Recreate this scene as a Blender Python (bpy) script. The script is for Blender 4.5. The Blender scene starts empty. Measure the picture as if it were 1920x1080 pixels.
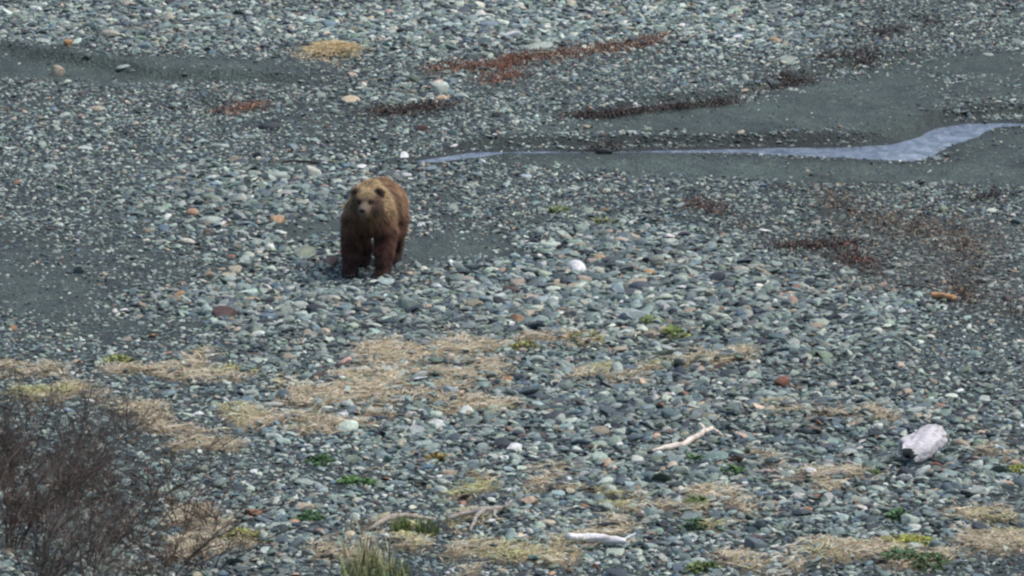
import bpy, math
import numpy as np
from mathutils import Matrix, Vector

rng = np.random.default_rng(7)
R = math.radians
scene = bpy.context.scene
col = scene.collection

# ------------------------------------------------------------------ camera
PITCH = R(10.0)
FPX = 15950.0                      # focal length in pixels of the 1920 wide photograph
CAM_H = 110.0 * math.sin(PITCH - math.atan(-20 / FPX) * -1)
cam_d = bpy.data.cameras.new('camera')
cam_d.sensor_width = 36.0
cam_d.lens = 36.0 * FPX / 1920.0
cam_d.clip_start = 1.0
cam_d.clip_end = 6000.0
cam = bpy.data.objects.new('camera', cam_d)
cam.location = (0, 0, CAM_H)
cam.rotation_euler = (math.pi / 2 - PITCH, 0, 0)
col.objects.link(cam)
scene.camera = cam

# ------------------------------------------------------------------ light
SUN_EL, SUN_AZ = R(60), R(95)      # azimuth measured from +Y towards +X : high, to the bear's flank side
world = bpy.data.worlds.new('World')
scene.world = world
world.use_nodes = True
wn = world.node_tree.nodes
sky = wn.new('ShaderNodeTexSky')
sky.sky_type = 'NISHITA'
sky.sun_disc = False
sky.sun_elevation = SUN_EL
sky.sun_rotation = SUN_AZ
sky.air_density = 1.0
sky.dust_density = 2.5
sky.ozone_density = 1.0
world.node_tree.links.new(sky.outputs[0], wn['Background'].inputs[0])
wn['Background'].inputs[1].default_value = 0.10
sun_d = bpy.data.lights.new('sun', 'SUN')
sun_d.energy = 1.5
sun_d.angle = R(24)
sun_d.color = (1.0, 0.95, 0.88)
sun = bpy.data.objects.new('sun', sun_d)
sv = Vector((math.sin(SUN_AZ) * math.cos(SUN_EL), math.cos(SUN_AZ) * math.cos(SUN_EL), math.sin(SUN_EL)))
sun.rotation_euler = sv.to_track_quat('Z', 'Y').to_euler()
sun.location = (0, 60, 60)
col.objects.link(sun)
vs = scene.view_settings
vs.view_transform = 'Standard'
vs.look = 'None'
vs.gamma = 1.0
vs.exposure = 0.78
scene.cycles.filter_width = 2.4     # the photograph is a soft long-lens frame

# ------------------------------------------------------------------ pixel <-> ground
CP, SP = math.cos(PITCH), math.sin(PITCH)
def pix_dir(px, py):
    a = (np.asarray(px, float) - 960) / FPX
    b = (540 - np.asarray(py, float)) / FPX
    return a, CP + b * SP, -SP + b * CP
def pix_ground(px, py, z=0.0):
    dx, dy, dz = pix_dir(px, py)
    t = (z - CAM_H) / dz
    return dx * t, dy * t
def to_pix(x, y, z=0.0):
    f = y * CP - (z - CAM_H) * SP
    u = y * SP + (z - CAM_H) * CP
    return 960 + FPX * x / f, 540 - FPX * u / f
def px_per_m(px, py):
    dx, dy, dz = pix_dir(px, py)
    return FPX / (-CAM_H / dz)

# ------------------------------------------------------------------ noise
def vnoise(x, y, seed=0):
    x = np.asarray(x, float); y = np.asarray(y, float)
    xi = np.floor(x).astype(np.int64); yi = np.floor(y).astype(np.int64)
    xf = x - xi; yf = y - yi
    def h(a, b):
        n = (a * 374761393 + b * 668265263 + seed * 974634777) & 0xffffffff
        n = ((n ^ (n >> 13)) * 1274126177) & 0xffffffff
        return ((n ^ (n >> 16)) & 0xffff) / 65535.0
    u = xf * xf * (3 - 2 * xf); v = yf * yf * (3 - 2 * yf)
    return (h(xi, yi) * (1 - u) + h(xi + 1, yi) * u) * (1 - v) + (h(xi, yi + 1) * (1 - u) + h(xi + 1, yi + 1) * u) * v
def fbm(x, y, seed=0, o=3):
    s = 0; a = 1; t = 0
    for i in range(o):
        s = s + a * vnoise(x * 2 ** i, y * 2 ** i, seed + i); t += a; a *= 0.5
    return s / t
def sstep(a, b, x):
    t = np.clip((x - a) / (b - a), 0, 1)
    return t * t * (3 - 2 * t)

# ------------------------------------------------------------------ fields of the beach
WATER_PX = [(775, 303), (830, 293), (885, 286), (945, 283.5), (1120, 284), (1307, 280.5), (1411, 278), (1565, 276), (1662, 271), (1720, 257),
            (1750, 241), (1804, 231), (1880, 230), (1925, 231), (2060, 229), (2300, 224), (2300, 234), (2060, 236), (1920, 235.5), (1866, 239), (1835, 256),
            (1789, 272), (1739, 297), (1723, 304), (1623, 299), (1488, 292), (1373, 286), (1120, 286.4), (945, 288.5), (880, 296), (820, 304)]
WG = np.array([pix_ground(px, py) for px, py in WATER_PX])
def water_dist(x, y):
    x = np.asarray(x, float); y = np.asarray(y, float)
    d = np.full(x.shape, 1e9); ins = np.zeros(x.shape, bool)
    n = len(WG)
    for i in range(n):
        ax, ay = WG[i]; bx, by = WG[(i + 1) % n]
        ex, ey = bx - ax, by - ay
        t = np.clip(((x - ax) * ex + (y - ay) * ey) / (ex * ex + ey * ey), 0, 1)
        d = np.minimum(d, np.hypot(x - ax - t * ex, y - ay - t * ey))
        c = ((ay > y) != (by > y)) & (x < (bx - ax) * (y - ay) / (by - ay + 1e-12) + ax)
        ins ^= c
    return np.where(ins, -d, d) + 0.16 * (fbm(x * 2.1, y * 1.3, 27) - 0.5) + 0.07 * (fbm(x * 7, y * 4, 29) - 0.5)

BANKS = [  # far-side banks: pixel polyline, height, distance over which the raised ground settles again
    ([(770, 294), (930, 278), (1100, 276), (1380, 274), (1560, 271), (1660, 265), (1712, 252), (1745, 236), (1800, 222), (1920, 215), (2300, 212)], 0.14, 7.0),
    ([(1085, 222), (1240, 207), (1350, 199), (1400, 183), (1500, 152), (1530, 138), (1640, 112), (1780, 100)], 0.11, 6.0),
    ([(-200, 88), (0, 100), (200, 128), (300, 146), (560, 158), (640, 158)], 0.13, 6.0),
    ([(770, 322), (860, 332), (960, 344), (1000, 346)], 0.06, 2.0),
    ([(1440, 466), (1540, 462), (1650, 458)], 0.05, 2.0),
]
BG = [(np.array([pix_ground(a, b) for a, b in pl]), h, L) for pl, h, L in BANKS]

# straw patches: centre px, half sizes px, lift
STRAW = [(300, 688, 120, 20), (450, 705, 60, 12), (215, 680, 40, 10), (750, 665, 110, 32), (850, 645, 90, 16), (985, 645, 90, 15), (680, 720, 90, 26), (600, 745, 60, 20),
         (860, 738, 110, 24), (900, 690, 60, 22), (760, 760, 90, 14), (590, 792, 110, 20), (480, 780, 50, 16), (1120, 708, 60, 14), (1190, 700, 40, 8), (1330, 672, 70, 10),
         (1090, 640, 50, 14), (1505, 782, 100, 17), (1640, 775, 40, 10), (1020, 892, 46, 15), (880, 912, 60, 10), (1090, 922, 90, 14), (1450, 877, 60, 8), (1575, 920, 95, 18),
         (1320, 955, 110, 22), (1080, 1000, 90, 18), (1150, 965, 60, 14), (1000, 1035, 130, 22), (880, 1060, 60, 14), (660, 1050, 60, 30), (720, 1000, 40, 14), (840, 975, 90, 14), (1450, 1060, 100, 20),
         (1590, 1035, 120, 24), (1700, 1050, 90, 22), (1870, 1040, 80, 30), (1890, 870, 50, 8), (340, 800, 70, 16), (240, 770, 70, 14), (90, 742, 100, 16), (60, 706, 70, 7), (380, 970, 70, 20), (450, 1012, 80, 20), (330, 1040, 60, 24), (360, 830, 50, 12),
         (1230, 640, 60, 8), (820, 1010, 60, 12), (1830, 985, 50, 10)]
SG = []
for cx, cy, rx, ry in STRAW:
    gx, gy = pix_ground(cx, cy); x2, _ = pix_ground(cx + rx, cy); _, y2 = pix_ground(cx, cy - ry)
    SG.append((gx, gy, x2 - gx, y2 - gy))
def straw_mask(x, y):
    wx = x + 1.0 * (fbm(x * 1.8, y * 1.0, 31) - 0.5); wy = y + 2.4 * (fbm(x * 1.8, y * 1.0, 41) - 0.5)
    m = np.zeros(np.shape(x))
    for gx, gy, rx, ry in SG:
        q = ((wx - gx) / rx) ** 2 + ((wy - gy) / ry) ** 2
        m = np.maximum(m, 1 - sstep(0.30, 1.35, q))
    return m * sstep(0.24, 0.42, fbm(x * 2.3, y * 1.1, 47))

def ground_z(x, y):
    x = np.asarray(x, float); y = np.asarray(y, float)
    z = 0.10 * (fbm(x / 5.0, y / 8.0, 3) - 0.5) + 0.07 * (fbm(x / 1.3, y / 2.0, 11) - 0.5)
    for pts, h, L in BG:
        yl = np.interp(x, pts[:, 0], pts[:, 1]) + 0.25 * (fbm(x * 1.2, x * 0, 5) - 0.5)
        s = y - yl                                   # positive beyond the line
        f = sstep(pts[0, 0] - 0.2, pts[0, 0] + 1.2, x) * (1 - sstep(pts[-1, 0] - 1.2, pts[-1, 0] + 0.2, x))
        z = z + h * f * sstep(-0.05, 0.22, s) * (1 - sstep(1.0, L, s))
    z = z + 0.07 * straw_mask(x, y)
    d = water_dist(x, y)
    zc = 0.05 * np.clip(d / 0.25, -1.0, 0.35)
    far = (d > 0) & (y > np.interp(x, BG[0][0][:, 0], BG[0][0][:, 1]))
    w = np.where(far, sstep(0.02, 0.35, d), sstep(0.1, 1.8, d))
    z = zc * (1 - w) + z * w
    # the bluff that carries the camera
    b = 1 - sstep(4.0, 62.0, y)
    z = z + (CAM_H - 1.7) * b ** 1.5 * (1 - sstep(300, 900, np.abs(x)))
    return z
def cast(px, py, lift=0.0):
    z = 0.0
    for _ in range(12):
        x, y = pix_ground(px, py, z)
        z = 0.5 * z + 0.5 * (float(ground_z(x, y)) + lift)
    return float(x), float(y), float(ground_z(x, y))

# sandy / fine flats: pixel blobs
SAND = [(250, 138, 320, 18, .85), (60, 120, 140, 28, .75), (480, 152, 130, 14, .6), (90, 555, 130, 50, .72), (10, 490, 90, 60, .5), (420, 440, 210, 40, .38),
        (300, 400, 150, 26, .35), (590, 425, 70, 24, .7), (870, 462, 105, 28, .92), (965, 482, 60, 18, .6), (800, 472, 60, 26, .7), (260, 500, 160, 40, .35),
        (1000, 303, 230, 14, .95), (1250, 305, 280, 22, 1), (1550, 320, 320, 24, 1), (1800, 320, 180, 26, .9), (1150, 250, 150, 14, .6), (1350, 240, 240, 24, .9),
        (1500, 228, 200, 34, 1), (1620, 190, 190, 46, 1), (1680, 245, 130, 26, 1), (1860, 130, 110, 36, 1), (1880, 185, 90, 28, .7), (1530, 160, 50, 18, .8), (1890, 275, 120, 40, .8),
        (1260, 225, 120, 14, .8), (1720, 140, 90, 26, .6), (620, 300, 160, 14, .35), (240, 620, 200, 22, .4), (560, 235, 200, 14, .3), (1050, 170, 160, 14, .25)]
COARSE = [(1150, 520, 330, 110, 1), (1450, 600, 300, 90, .8), (480, 400, 260, 100, .75), (850, 720, 520, 150, .55), (1400, 880, 620, 210, .6), (250, 50, 330, 60, .6),
          (900, 50, 420, 60, .75), (480, 570, 260, 60, .8), (1400, 50, 200, 50, .6), (900, 560, 300, 60, .7), (650, 340, 160, 60, .5), (300, 1000, 500, 120, .5), (760, 170, 120, 30, .4)]
def blobs(L, px, py):
    m = np.zeros(np.shape(px))
    for cx, cy, rx, ry, s in L:
        q = ((px - cx) / rx) ** 2 + ((py - cy) / ry) ** 2
        m = 1 - (1 - m) * (1 - s * (1 - sstep(0.15, 1.5, q)))
    return m
def sand_mask(x, y):
    px, py = to_pix(x, y)
    px = px + 90 * (fbm(x * .7, y * .45, 51) - 0.5); py = py + 34 * (fbm(x * .7, y * .45, 61) - 0.5)
    return blobs(SAND, px, py)
def coarse_mask(x, y):
    px, py = to_pix(x, y)
    return blobs(COARSE, px, py)

# ------------------------------------------------------------------ helpers
def tag(o, label=None, cat=None, group=None, kind=None):
    if label: o['label'] = label
    if cat: o['category'] = cat
    if group: o['group'] = group
    if kind: o['kind'] = kind
    return o
def np_mesh(name, verts, faces, smooth=False, colors=None, mats=()):
    """faces : (n,3) or (n,4) array, or list of such arrays"""
    me = bpy.data.meshes.new(name)
    verts = np.ascontiguousarray(verts, dtype=np.float32)
    if not isinstance(faces, list): faces = [faces]
    faces = [np.ascontiguousarray(f, dtype=np.int32) for f in faces if len(f)]
    me.vertices.add(len(verts)); me.vertices.foreach_set('co', verts.ravel())
    nl = sum(f.size for f in faces); nf = sum(len(f) for f in faces)
    me.loops.add(nl); me.loops.foreach_set('vertex_index', np.concatenate([f.ravel() for f in faces]))
    tot = np.concatenate([np.full(len(f), f.shape[1], np.int32) for f in faces])
    start = np.concatenate([[0], np.cumsum(tot)[:-1]]).astype(np.int32)
    me.polygons.add(nf); me.polygons.foreach_set('loop_start', start)
    me.polygons.foreach_set('use_smooth', np.full(nf, smooth))
    if colors is not None:
        ca = me.attributes.new('tint', 'FLOAT_COLOR', 'POINT')
        c4 = np.ones((len(verts), 4), np.float32); c4[:, :3] = colors
        ca.data.foreach_set('color', c4.ravel())
    for m in mats: me.materials.append(m)
    me.update(calc_edges=True); me.validate()
    return me
def link(name, data, parent=None):
    o = bpy.data.objects.new(name, data); col.objects.link(o)
    if parent is not None: o.parent = parent
    return o
class Geo:
    def __init__(s): s.v = []; s.f3 = []; s.f4 = []; s.c = []; s.n = 0
    def add(s, v, f, c=None):
        v = np.asarray(v, float); f = np.asarray(f, int)
        s.v.append(v)
        (s.f3 if f.shape[1] == 3 else s.f4).append(f + s.n)
        s.c.append(np.broadcast_to(np.asarray(c if c is not None else (1, 1, 1), float), (len(v), 3)))
        s.n += len(v)
    def tube(s, pts, rad, k=6, c=None, cap=True):
        pts = np.asarray(pts, float); rad = np.broadcast_to(np.asarray(rad, float), (len(pts),))
        t = np.gradient(pts, axis=0); t /= np.linalg.norm(t, axis=1)[:, None] + 1e-9
        up = np.array([0, 0, 1.0]) if abs(t[:, 2]).mean() < 0.85 else np.array([0, 1.0, 0])
        a = np.cross(t, up); a /= np.linalg.norm(a, axis=1)[:, None] + 1e-9
        b = np.cross(a, t)
        th = np.arange(k) * 2 * math.pi / k
        v = (pts[:, None, :] + rad[:, None, None] * (np.cos(th)[None, :, None] * a[:, None, :] + np.sin(th)[None, :, None] * b[:, None, :])).reshape(-1, 3)
        i = np.arange(len(pts) - 1)[:, None] * k; j = np.arange(k)[None, :]; j2 = (j + 1) % k
        f = np.stack([i + j, i + k + j, i + k + j2, i + j2], -1).reshape(-1, 4)
        base = s.n
        s.add(v, f, c)
        if cap:
            m = len(pts) - 1
            s.add(np.array([pts[0], pts[-1]]), np.zeros((0, 3), int), c if c is None or np.ndim(c) == 1 else c[0])
            e = base + len(v)
            s.f3.append(np.array([[e, base + q, base + (q + 1) % k] for q in range(k)] + [[e + 1, base + m * k + (q + 1) % k, base + m * k + q] for q in range(k)]))
    def mesh(s, name, mat, smooth=False):
        fl = []
        if s.f3: fl.append(np.concatenate(s.f3))
        if s.f4: fl.append(np.concatenate(s.f4))
        return np_mesh(name, np.concatenate(s.v), fl, smooth, np.concatenate(s.c), [mat])

# ------------------------------------------------------------------ materials
def nodes(mat):
    mat.use_nodes = True
    nt = mat.node_tree
    return nt, nt.nodes, nt.links, nt.nodes['Principled BSDF']
def mul(nt, a, b, f=1.0):
    m = nt.nodes.new('ShaderNodeMix'); m.data_type = 'RGBA'; m.blend_type = 'MULTIPLY'; m.inputs[0].default_value = f
    nt.links.new(a, m.inputs[6]); nt.links.new(b, m.inputs[7]); return m.outputs[2]
def ramp(nt, sock, stops):
    r = nt.nodes.new('ShaderNodeValToRGB'); el = r.color_ramp.elements
    while len(el) < len(stops): el.new(0.5)
    for e, (p, c) in zip(el, stops): e.position = p; e.color = (*c, 1) if len(c) == 3 else c
    nt.links.new(sock, r.inputs[0]); return r.outputs[0]
def tex(nt, kind, scale, coord, **kw):
    t = nt.nodes.new(kind); t.inputs['Scale'].default_value = scale
    for k, v in kw.items(): t.inputs[k].default_value = v
    nt.links.new(coord, t.inputs['Vector']); return t
def coord(nt, which): return nt.nodes.new('ShaderNodeTexCoord').outputs[which]
def bump(nt, h, strength, dist):
    b = nt.nodes.new('ShaderNodeBump'); b.inputs['Strength'].default_value = strength; b.inputs['Distance'].default_value = dist
    nt.links.new(h, b.inputs['Height']); nt.links.new(b.outputs[0], nt.nodes['Principled BSDF'].inputs['Normal'])

def stone_material(name, source):
    m = bpy.data.materials.new(name); nt, N, L, P = nodes(m)
    if source == 'OBJECT':
        c = N.new('ShaderNodeObjectInfo').outputs['Color']
    else:
        a = N.new('ShaderNodeAttribute'); a.attribute_type = 'INSTANCER'; a.attribute_name = 'tint'; c = a.outputs['Color']
    oc = coord(nt, 'Object')
    n1 = tex(nt, 'ShaderNodeTexNoise', 3.0, oc, Detail=5.0, Roughness=0.65)
    k = ramp(nt, n1.outputs['Fac'], [(0.3, (0.62, 0.64, 0.66)), (0.5, (1, 1, 1)), (0.72, (1.3, 1.27, 1.2))])
    n2 = tex(nt, 'ShaderNodeTexNoise', 26.0, oc, Detail=2.0)
    k2 = ramp(nt, n2.outputs['Fac'], [(0.35, (0.75, 0.75, 0.75)), (0.6, (1.1, 1.1, 1.1))])
    w = tex(nt, 'ShaderNodeTexWave', 2.2, oc, Distortion=7.0, Detail=3.0)
    k3 = ramp(nt, w.outputs['Fac'], [(0.0, (1, 1, 1)), (0.93, (1, 1, 1)), (0.99, (1.45, 1.42, 1.35))])
    L.new(mul(nt, mul(nt, mul(nt, c, k), k2), k3, 0.6), P.inputs['Base Color'])
    P.inputs['Roughness'].default_value = 0.62
    bump(nt, n2.outputs['Fac'], 0.5, 0.02)
    return m
M_STONE_OBJ = stone_material('beach_stone', 'OBJECT')
M_STONE_INST = stone_material('shingle_stone', 'INSTANCER')

def tint_material(name, rough=0.8, noise=12.0, amt=0.5, bumps=0.0, spec=0.3):
    m = bpy.data.materials.new(name); nt, N, L, P = nodes(m)
    a = N.new('ShaderNodeAttribute'); a.attribute_name = 'tint'
    oc = coord(nt, 'Object')
    n1 = tex(nt, 'ShaderNodeTexNoise', noise, oc, Detail=4.0)
    k = ramp(nt, n1.outputs['Fac'], [(0.3, (0.6, 0.6, 0.6)), (0.7, (1.35, 1.35, 1.35))])
    L.new(mul(nt, a.outputs['Color'], k, amt), P.inputs['Base Color'])
    P.inputs['Roughness'].default_value = rough
    P.inputs['Specular IOR Level'].default_value = spec
    if bumps: bump(nt, n1.outputs['Fac'], bumps, 0.02)
    return m
M_STRAW = tint_material('dry_straw', 0.85)
M_LEAF = tint_material('green_leaf', 0.6)
M_TWIG = tint_material('bare_twig', 0.85)
M_WEED = tint_material('wet_seaweed', 0.45, 20.0, 0.6)
M_FUR = tint_material('bear_fur', 0.75, 6.0, 0.45, 0.0, 0.2)
M_SKIN = tint_material('bear_coat', 0.85, 30.0, 0.6, 0.4, 0.15)
M_DARK = tint_material('nose_and_claw', 0.35, 40.0, 0.3)

def wood_material():
    m = bpy.data.materials.new('weathered_wood'); nt, N, L, P = nodes(m)
    a = N.new('ShaderNodeAttribute'); a.attribute_name = 'tint'
    oc = coord(nt, 'Object')
    mp = N.new('ShaderNodeMapping'); mp.inputs['Scale'].default_value = (2.5, 30, 30); L.new(oc, mp.inputs[0])
    n1 = tex(nt, 'ShaderNodeTexNoise', 1.0, mp.outputs[0], Detail=5.0)
    k = ramp(nt, n1.outputs['Fac'], [(0.32, (0.42, 0.4, 0.38)), (0.5, (0.95, 0.95, 0.95)), (0.7, (1.2, 1.2, 1.2))])
    n2 = tex(nt, 'ShaderNodeTexNoise', 7.0, oc, Detail=3.0)
    k2 = ramp(nt, n2.outputs['Fac'], [(0.35, (0.6, 0.6, 0.6)), (0.5, (1, 1, 1))])
    L.new(mul(nt, mul(nt, a.outputs['Color'], k, 0.85), k2, 0.7), P.inputs['Base Color'])
    P.inputs['Roughness'].default_value = 0.8
    bump(nt, n1.outputs['Fac'], 0.6, 0.02)
    return m
M_WOOD = wood_material()

def ground_material():
    m = bpy.data.materials.new('fine_gravel'); nt, N, L, P = nodes(m)
    a = N.new('ShaderNodeAttribute'); a.attribute_name = 'tint'
    oc = coord(nt, 'Object')
    v = tex(nt, 'ShaderNodeTexVoronoi', 42.0, oc)
    k = ramp(nt, v.outputs['Color'], [(0.1, (0.55, 0.57, 0.58)), (0.5, (1, 1, 1)), (0.85, (1.25, 1.22, 1.15)), (0.97, (2.0, 1.9, 1.75))])
    n = tex(nt, 'ShaderNodeTexNoise', 1.3, oc, Detail=6.0, Roughness=0.6)
    k2 = ramp(nt, n.outputs['Fac'], [(0.3, (0.72, 0.74, 0.75)), (0.55, (1.05, 1.04, 1.0)), (0.75, (1.3, 1.25, 1.15))])
    v2 = tex(nt, 'ShaderNodeTexVoronoi', 19.0, oc)
    k3 = ramp(nt, v2.outputs['Color'], [(0.15, (0.6, 0.61, 0.62)), (0.5, (0.95, 0.95, 0.95)), (0.8, (1.25, 1.22, 1.15)), (0.96, (2.2, 2.1, 1.95))])
    mp = N.new('ShaderNodeMapping'); mp.inputs['Scale'].default_value = (0.9, 0.28, 1.0); mp.inputs['Rotation'].default_value = (0, 0, 0.2); L.new(oc, mp.inputs[0])
    n4 = tex(nt, 'ShaderNodeTexNoise', 2.4, mp.outputs[0], Detail=8.0, Roughness=0.7, Distortion=1.2)      # silt, damp stains and drainage streaks
    k4 = ramp(nt, n4.outputs['Fac'], [(0.34, (0.5, 0.53, 0.56)), (0.5, (1, 1, 1)), (0.68, (1.45, 1.4, 1.3))])
    L.new(mul(nt, mul(nt, mul(nt, mul(nt, a.outputs['Color'], k, 0.8), k3, 0.8), k2), k4, 0.8), P.inputs['Base Color'])
    P.inputs['Roughness'].default_value = 0.7
    ad = N.new('ShaderNodeMath'); ad.operation = 'ADD'; L.new(v.outputs['Distance'], ad.inputs[0]); L.new(v2.outputs['Distance'], ad.inputs[1])
    bump(nt, ad.outputs[0], 0.9, 0.03)
    return m
M_GROUND = ground_material()

def water_material():
    m = bpy.data.materials.new('stream_water'); nt, N, L, P = nodes(m)
    P.inputs['Base Color'].default_value = (0.25, 0.295, 0.355, 1)
    P.inputs['Roughness'].default_value = 0.12
    P.inputs['IOR'].default_value = 1.33
    P.inputs['Transmission Weight'].default_value = 0.15
    oc = coord(nt, 'Object')
    mp = N.new('ShaderNodeMapping'); mp.inputs['Scale'].default_value = (1.6, 0.7, 1.0); mp.inputs['Rotation'].default_value = (0, 0, 0.35); L.new(oc, mp.inputs[0])
    n = tex(nt, 'ShaderNodeTexNoise', 3.2, mp.outputs[0], Detail=7.0, Roughness=0.62, Distortion=0.8)
    L.new(ramp(nt, n.outputs['Fac'], [(0.32, (0.10, 0.14, 0.19)), (0.5, (0.22, 0.27, 0.35)), (0.66, (0.34, 0.39, 0.47))]), P.inputs['Base Color'])  # reflected sky painted into the base colour as pale blue, plus silt streaks
    bump(nt, n.outputs['Fac'], 0.7, 0.06)
    return m
M_WATER = water_material()

# ------------------------------------------------------------------ ground sheet
def axis(lo, hi, step, far):
    a = list(np.arange(lo, hi + 1e-6, step))
    s = step; p = lo
    left = []
    while p > -far: s *= 1.35; p -= s; left.append(p)
    s = step; p = hi; right = []
    while p < far: s *= 1.35; p += s; right.append(p)
    return np.array(left[::-1] + a + right)
gx = axis(-12, 12, 0.13, 3000)
gy = axis(84, 142, 0.10, 3500)
GX, GY = np.meshgrid(gx, gy)
GZ = ground_z(GX, GY)
nx, ny = len(gx), len(gy)
S = sand_mask(GX, GY); T = straw_mask(GX, GY)
WD = water_dist(GX, GY)
PXg, PYg = to_pix(GX, GY)
cg = np.empty(GX.shape + (3,))
cg[:] = (0.040, 0.056, 0.055)
cg += (S * 1.0)[..., None] * (np.array((0.060, 0.088, 0.080)) - np.array((0.040, 0.056, 0.055)))
wet = (1 - sstep(0.0, 1.1, WD))[..., None]
cg = cg * (1 - 0.4 * wet)
cg = cg * (1 - T[..., None] * 0.85) + T[..., None] * 0.85 * np.array((0.36, 0.285, 0.18))
cg *= (0.62 + 0.75 * fbm(GX * 0.9, GY * 0.35, 71, 4))[..., None]
idx = np.arange(nx * ny).reshape(ny, nx)
gf = np.stack([idx[:-1, :-1], idx[:-1, 1:], idx[1:, 1:], idx[1:, :-1]], -1).reshape(-1, 4)
ground = link('ground', np_mesh('ground', np.stack([GX, GY, GZ], -1).reshape(-1, 3), gf, True, cg.reshape(-1, 3), [M_GROUND]))
tag(ground, 'dark grey fine gravel ground of the beach', None, None, 'structure')

# stream: a level sheet cut to the channel, its rim tucked under the gravel
wpx = np.arange(WG[:, 0].min() - 0.3, WG[:, 0].max() + 0.3, 0.15); wpy = np.arange(WG[:, 1].min() - 0.4, WG[:, 1].max() + 0.4, 0.12)
wX, wY = np.meshgrid(wpx, wpy); wd = water_dist(wX, wY)
wi = np.arange(wX.size).reshape(wX.shape)
wf = np.stack([wi[:-1, :-1], wi[:-1, 1:], wi[1:, 1:], wi[1:, :-1]], -1).reshape(-1, 4)
keep = (wd.reshape(-1)[wf].min(1) < 0.06)
wf = wf[keep]
used = np.unique(wf); remap = -np.ones(wX.size, int); remap[used] = np.arange(len(used))
wv = np.stack([wX, wY, np.full(wX.shape, -0.004)], -1).reshape(-1, 3)[used]
stream = link('stream', np_mesh('stream', wv, remap[wf], True, None, [M_WATER]))
tag(stream, 'shallow pale blue stream running across the gravel', None, None, 'structure')

# ------------------------------------------------------------------ stone shapes
import bmesh
def stone_mesh(name, seed, sub, flat, angular, mat):
    r = np.random.default_rng(seed)
    bm = bmesh.new()
    bmesh.ops.create_icosphere(bm, subdivisions=sub, radius=1.0)
    co = np.array([v.co for v in bm.verts])
    stretch = np.array([1.0, r.uniform(0.6, 0.95), flat])
    # cut by random planes for angular stones, soft lumps for rounded ones
    ph = r.uniform(0, 6.28, (5, 3)); fr = r.normal(0, 1.5, (5, 3))
    lump = sum(np.sin(co @ fr[i] + ph[i, 0]) for i in range(5)) / 5
    d = 1 + (0.16 if angular else 0.12) * lump
    co = co * d[:, None]
    if angular:
        for _ in range(angular):
            n = r.normal(0, 1, 3); n[2] *= 0.8; n /= np.linalg.norm(n); c = r.uniform(0.5, 0.8)
            e = co @ n - c
            co = co - np.where(e > 0, e * 0.93, 0)[:, None] * n[None, :]
    co = co + r.normal(0, 0.012, co.shape)
    co = co * stretch
    if sub > 2: co = co / ((co[:, 0].max() - co[:, 0].min()) * 0.5)
    for v, c in zip(bm.verts, co): v.co = c
    me = bpy.data.meshes.new(name); bm.to_mesh(me); bm.free()
    me.polygons.foreach_set('use_smooth', np.ones(len(me.polygons), bool))
    if angular: me.set_sharp_from_angle(angle=R(32))
    me.materials.append(mat)
    return me
SMALL = [stone_mesh('shingle_shape', 100 + i, 2, [0.34, 0.5, 0.62, 0.42][i % 4], [4, 7, 10, 13][(i * 3 + i // 4) % 4], M_STONE_INST) for i in range(16)]
BIGS = [stone_mesh('stone_shape', 300 + i, 3, [0.32, 0.46, 0.6, 0.4, 0.72, 0.26][i % 6], [5, 8, 12, 0, 10, 14][(i + i // 6) % 6], M_STONE_OBJ) for i in range(24)]

PAL = np.array([(0.105, 0.125, 0.140), (0.15, 0.175, 0.18), (0.20, 0.23, 0.225), (0.27, 0.30, 0.295), (0.38, 0.41, 0.40), (0.055, 0.066, 0.08), (0.035, 0.04, 0.05),
                (0.17, 0.20, 0.165), (0.33, 0.28, 0.215), (0.42, 0.31, 0.23), (0.26, 0.15, 0.09), (0.55, 0.56, 0.55), (0.12, 0.16, 0.20), (0.12, 0.085, 0.075)])
def teal_grade(c):
    """teal colour grade put into the stone colours: darker greys lean to teal, pale ones stay neutral"""
    c = np.array(c, float); l = c.mean(-1, keepdims=True); w = np.clip((l - 0.06) / 0.34, 0, 1)
    k = np.clip(1 - (c.max(-1, keepdims=True) - c.min(-1, keepdims=True)) / (c.max(-1, keepdims=True) + 1e-6) * 2.2, 0, 1)
    m = np.array((0.80, 1.05, 0.96)) * (1 - w) + np.array((0.94, 1.03, 0.93)) * w  # tonal grading in the colour: teal for darks, near neutral for pales
    return c * (1 + (m - 1) * k)
PAL[3] = (.285, .30, .29); PAL[4] = (.395, .405, .38); PAL[11] = (.56, .55, .51)
PAL[12] *= np.array((0.85, 1.03, 1.0)); PAL[0] *= np.array((0.9, 1, 1))
PAL = teal_grade(PAL)
PW = np.array([.13, .15, .18, .17,   .13, .10, .07, .07, .035, .012, .006, .03, .03, .010]); PW = PW / PW.sum()

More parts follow.
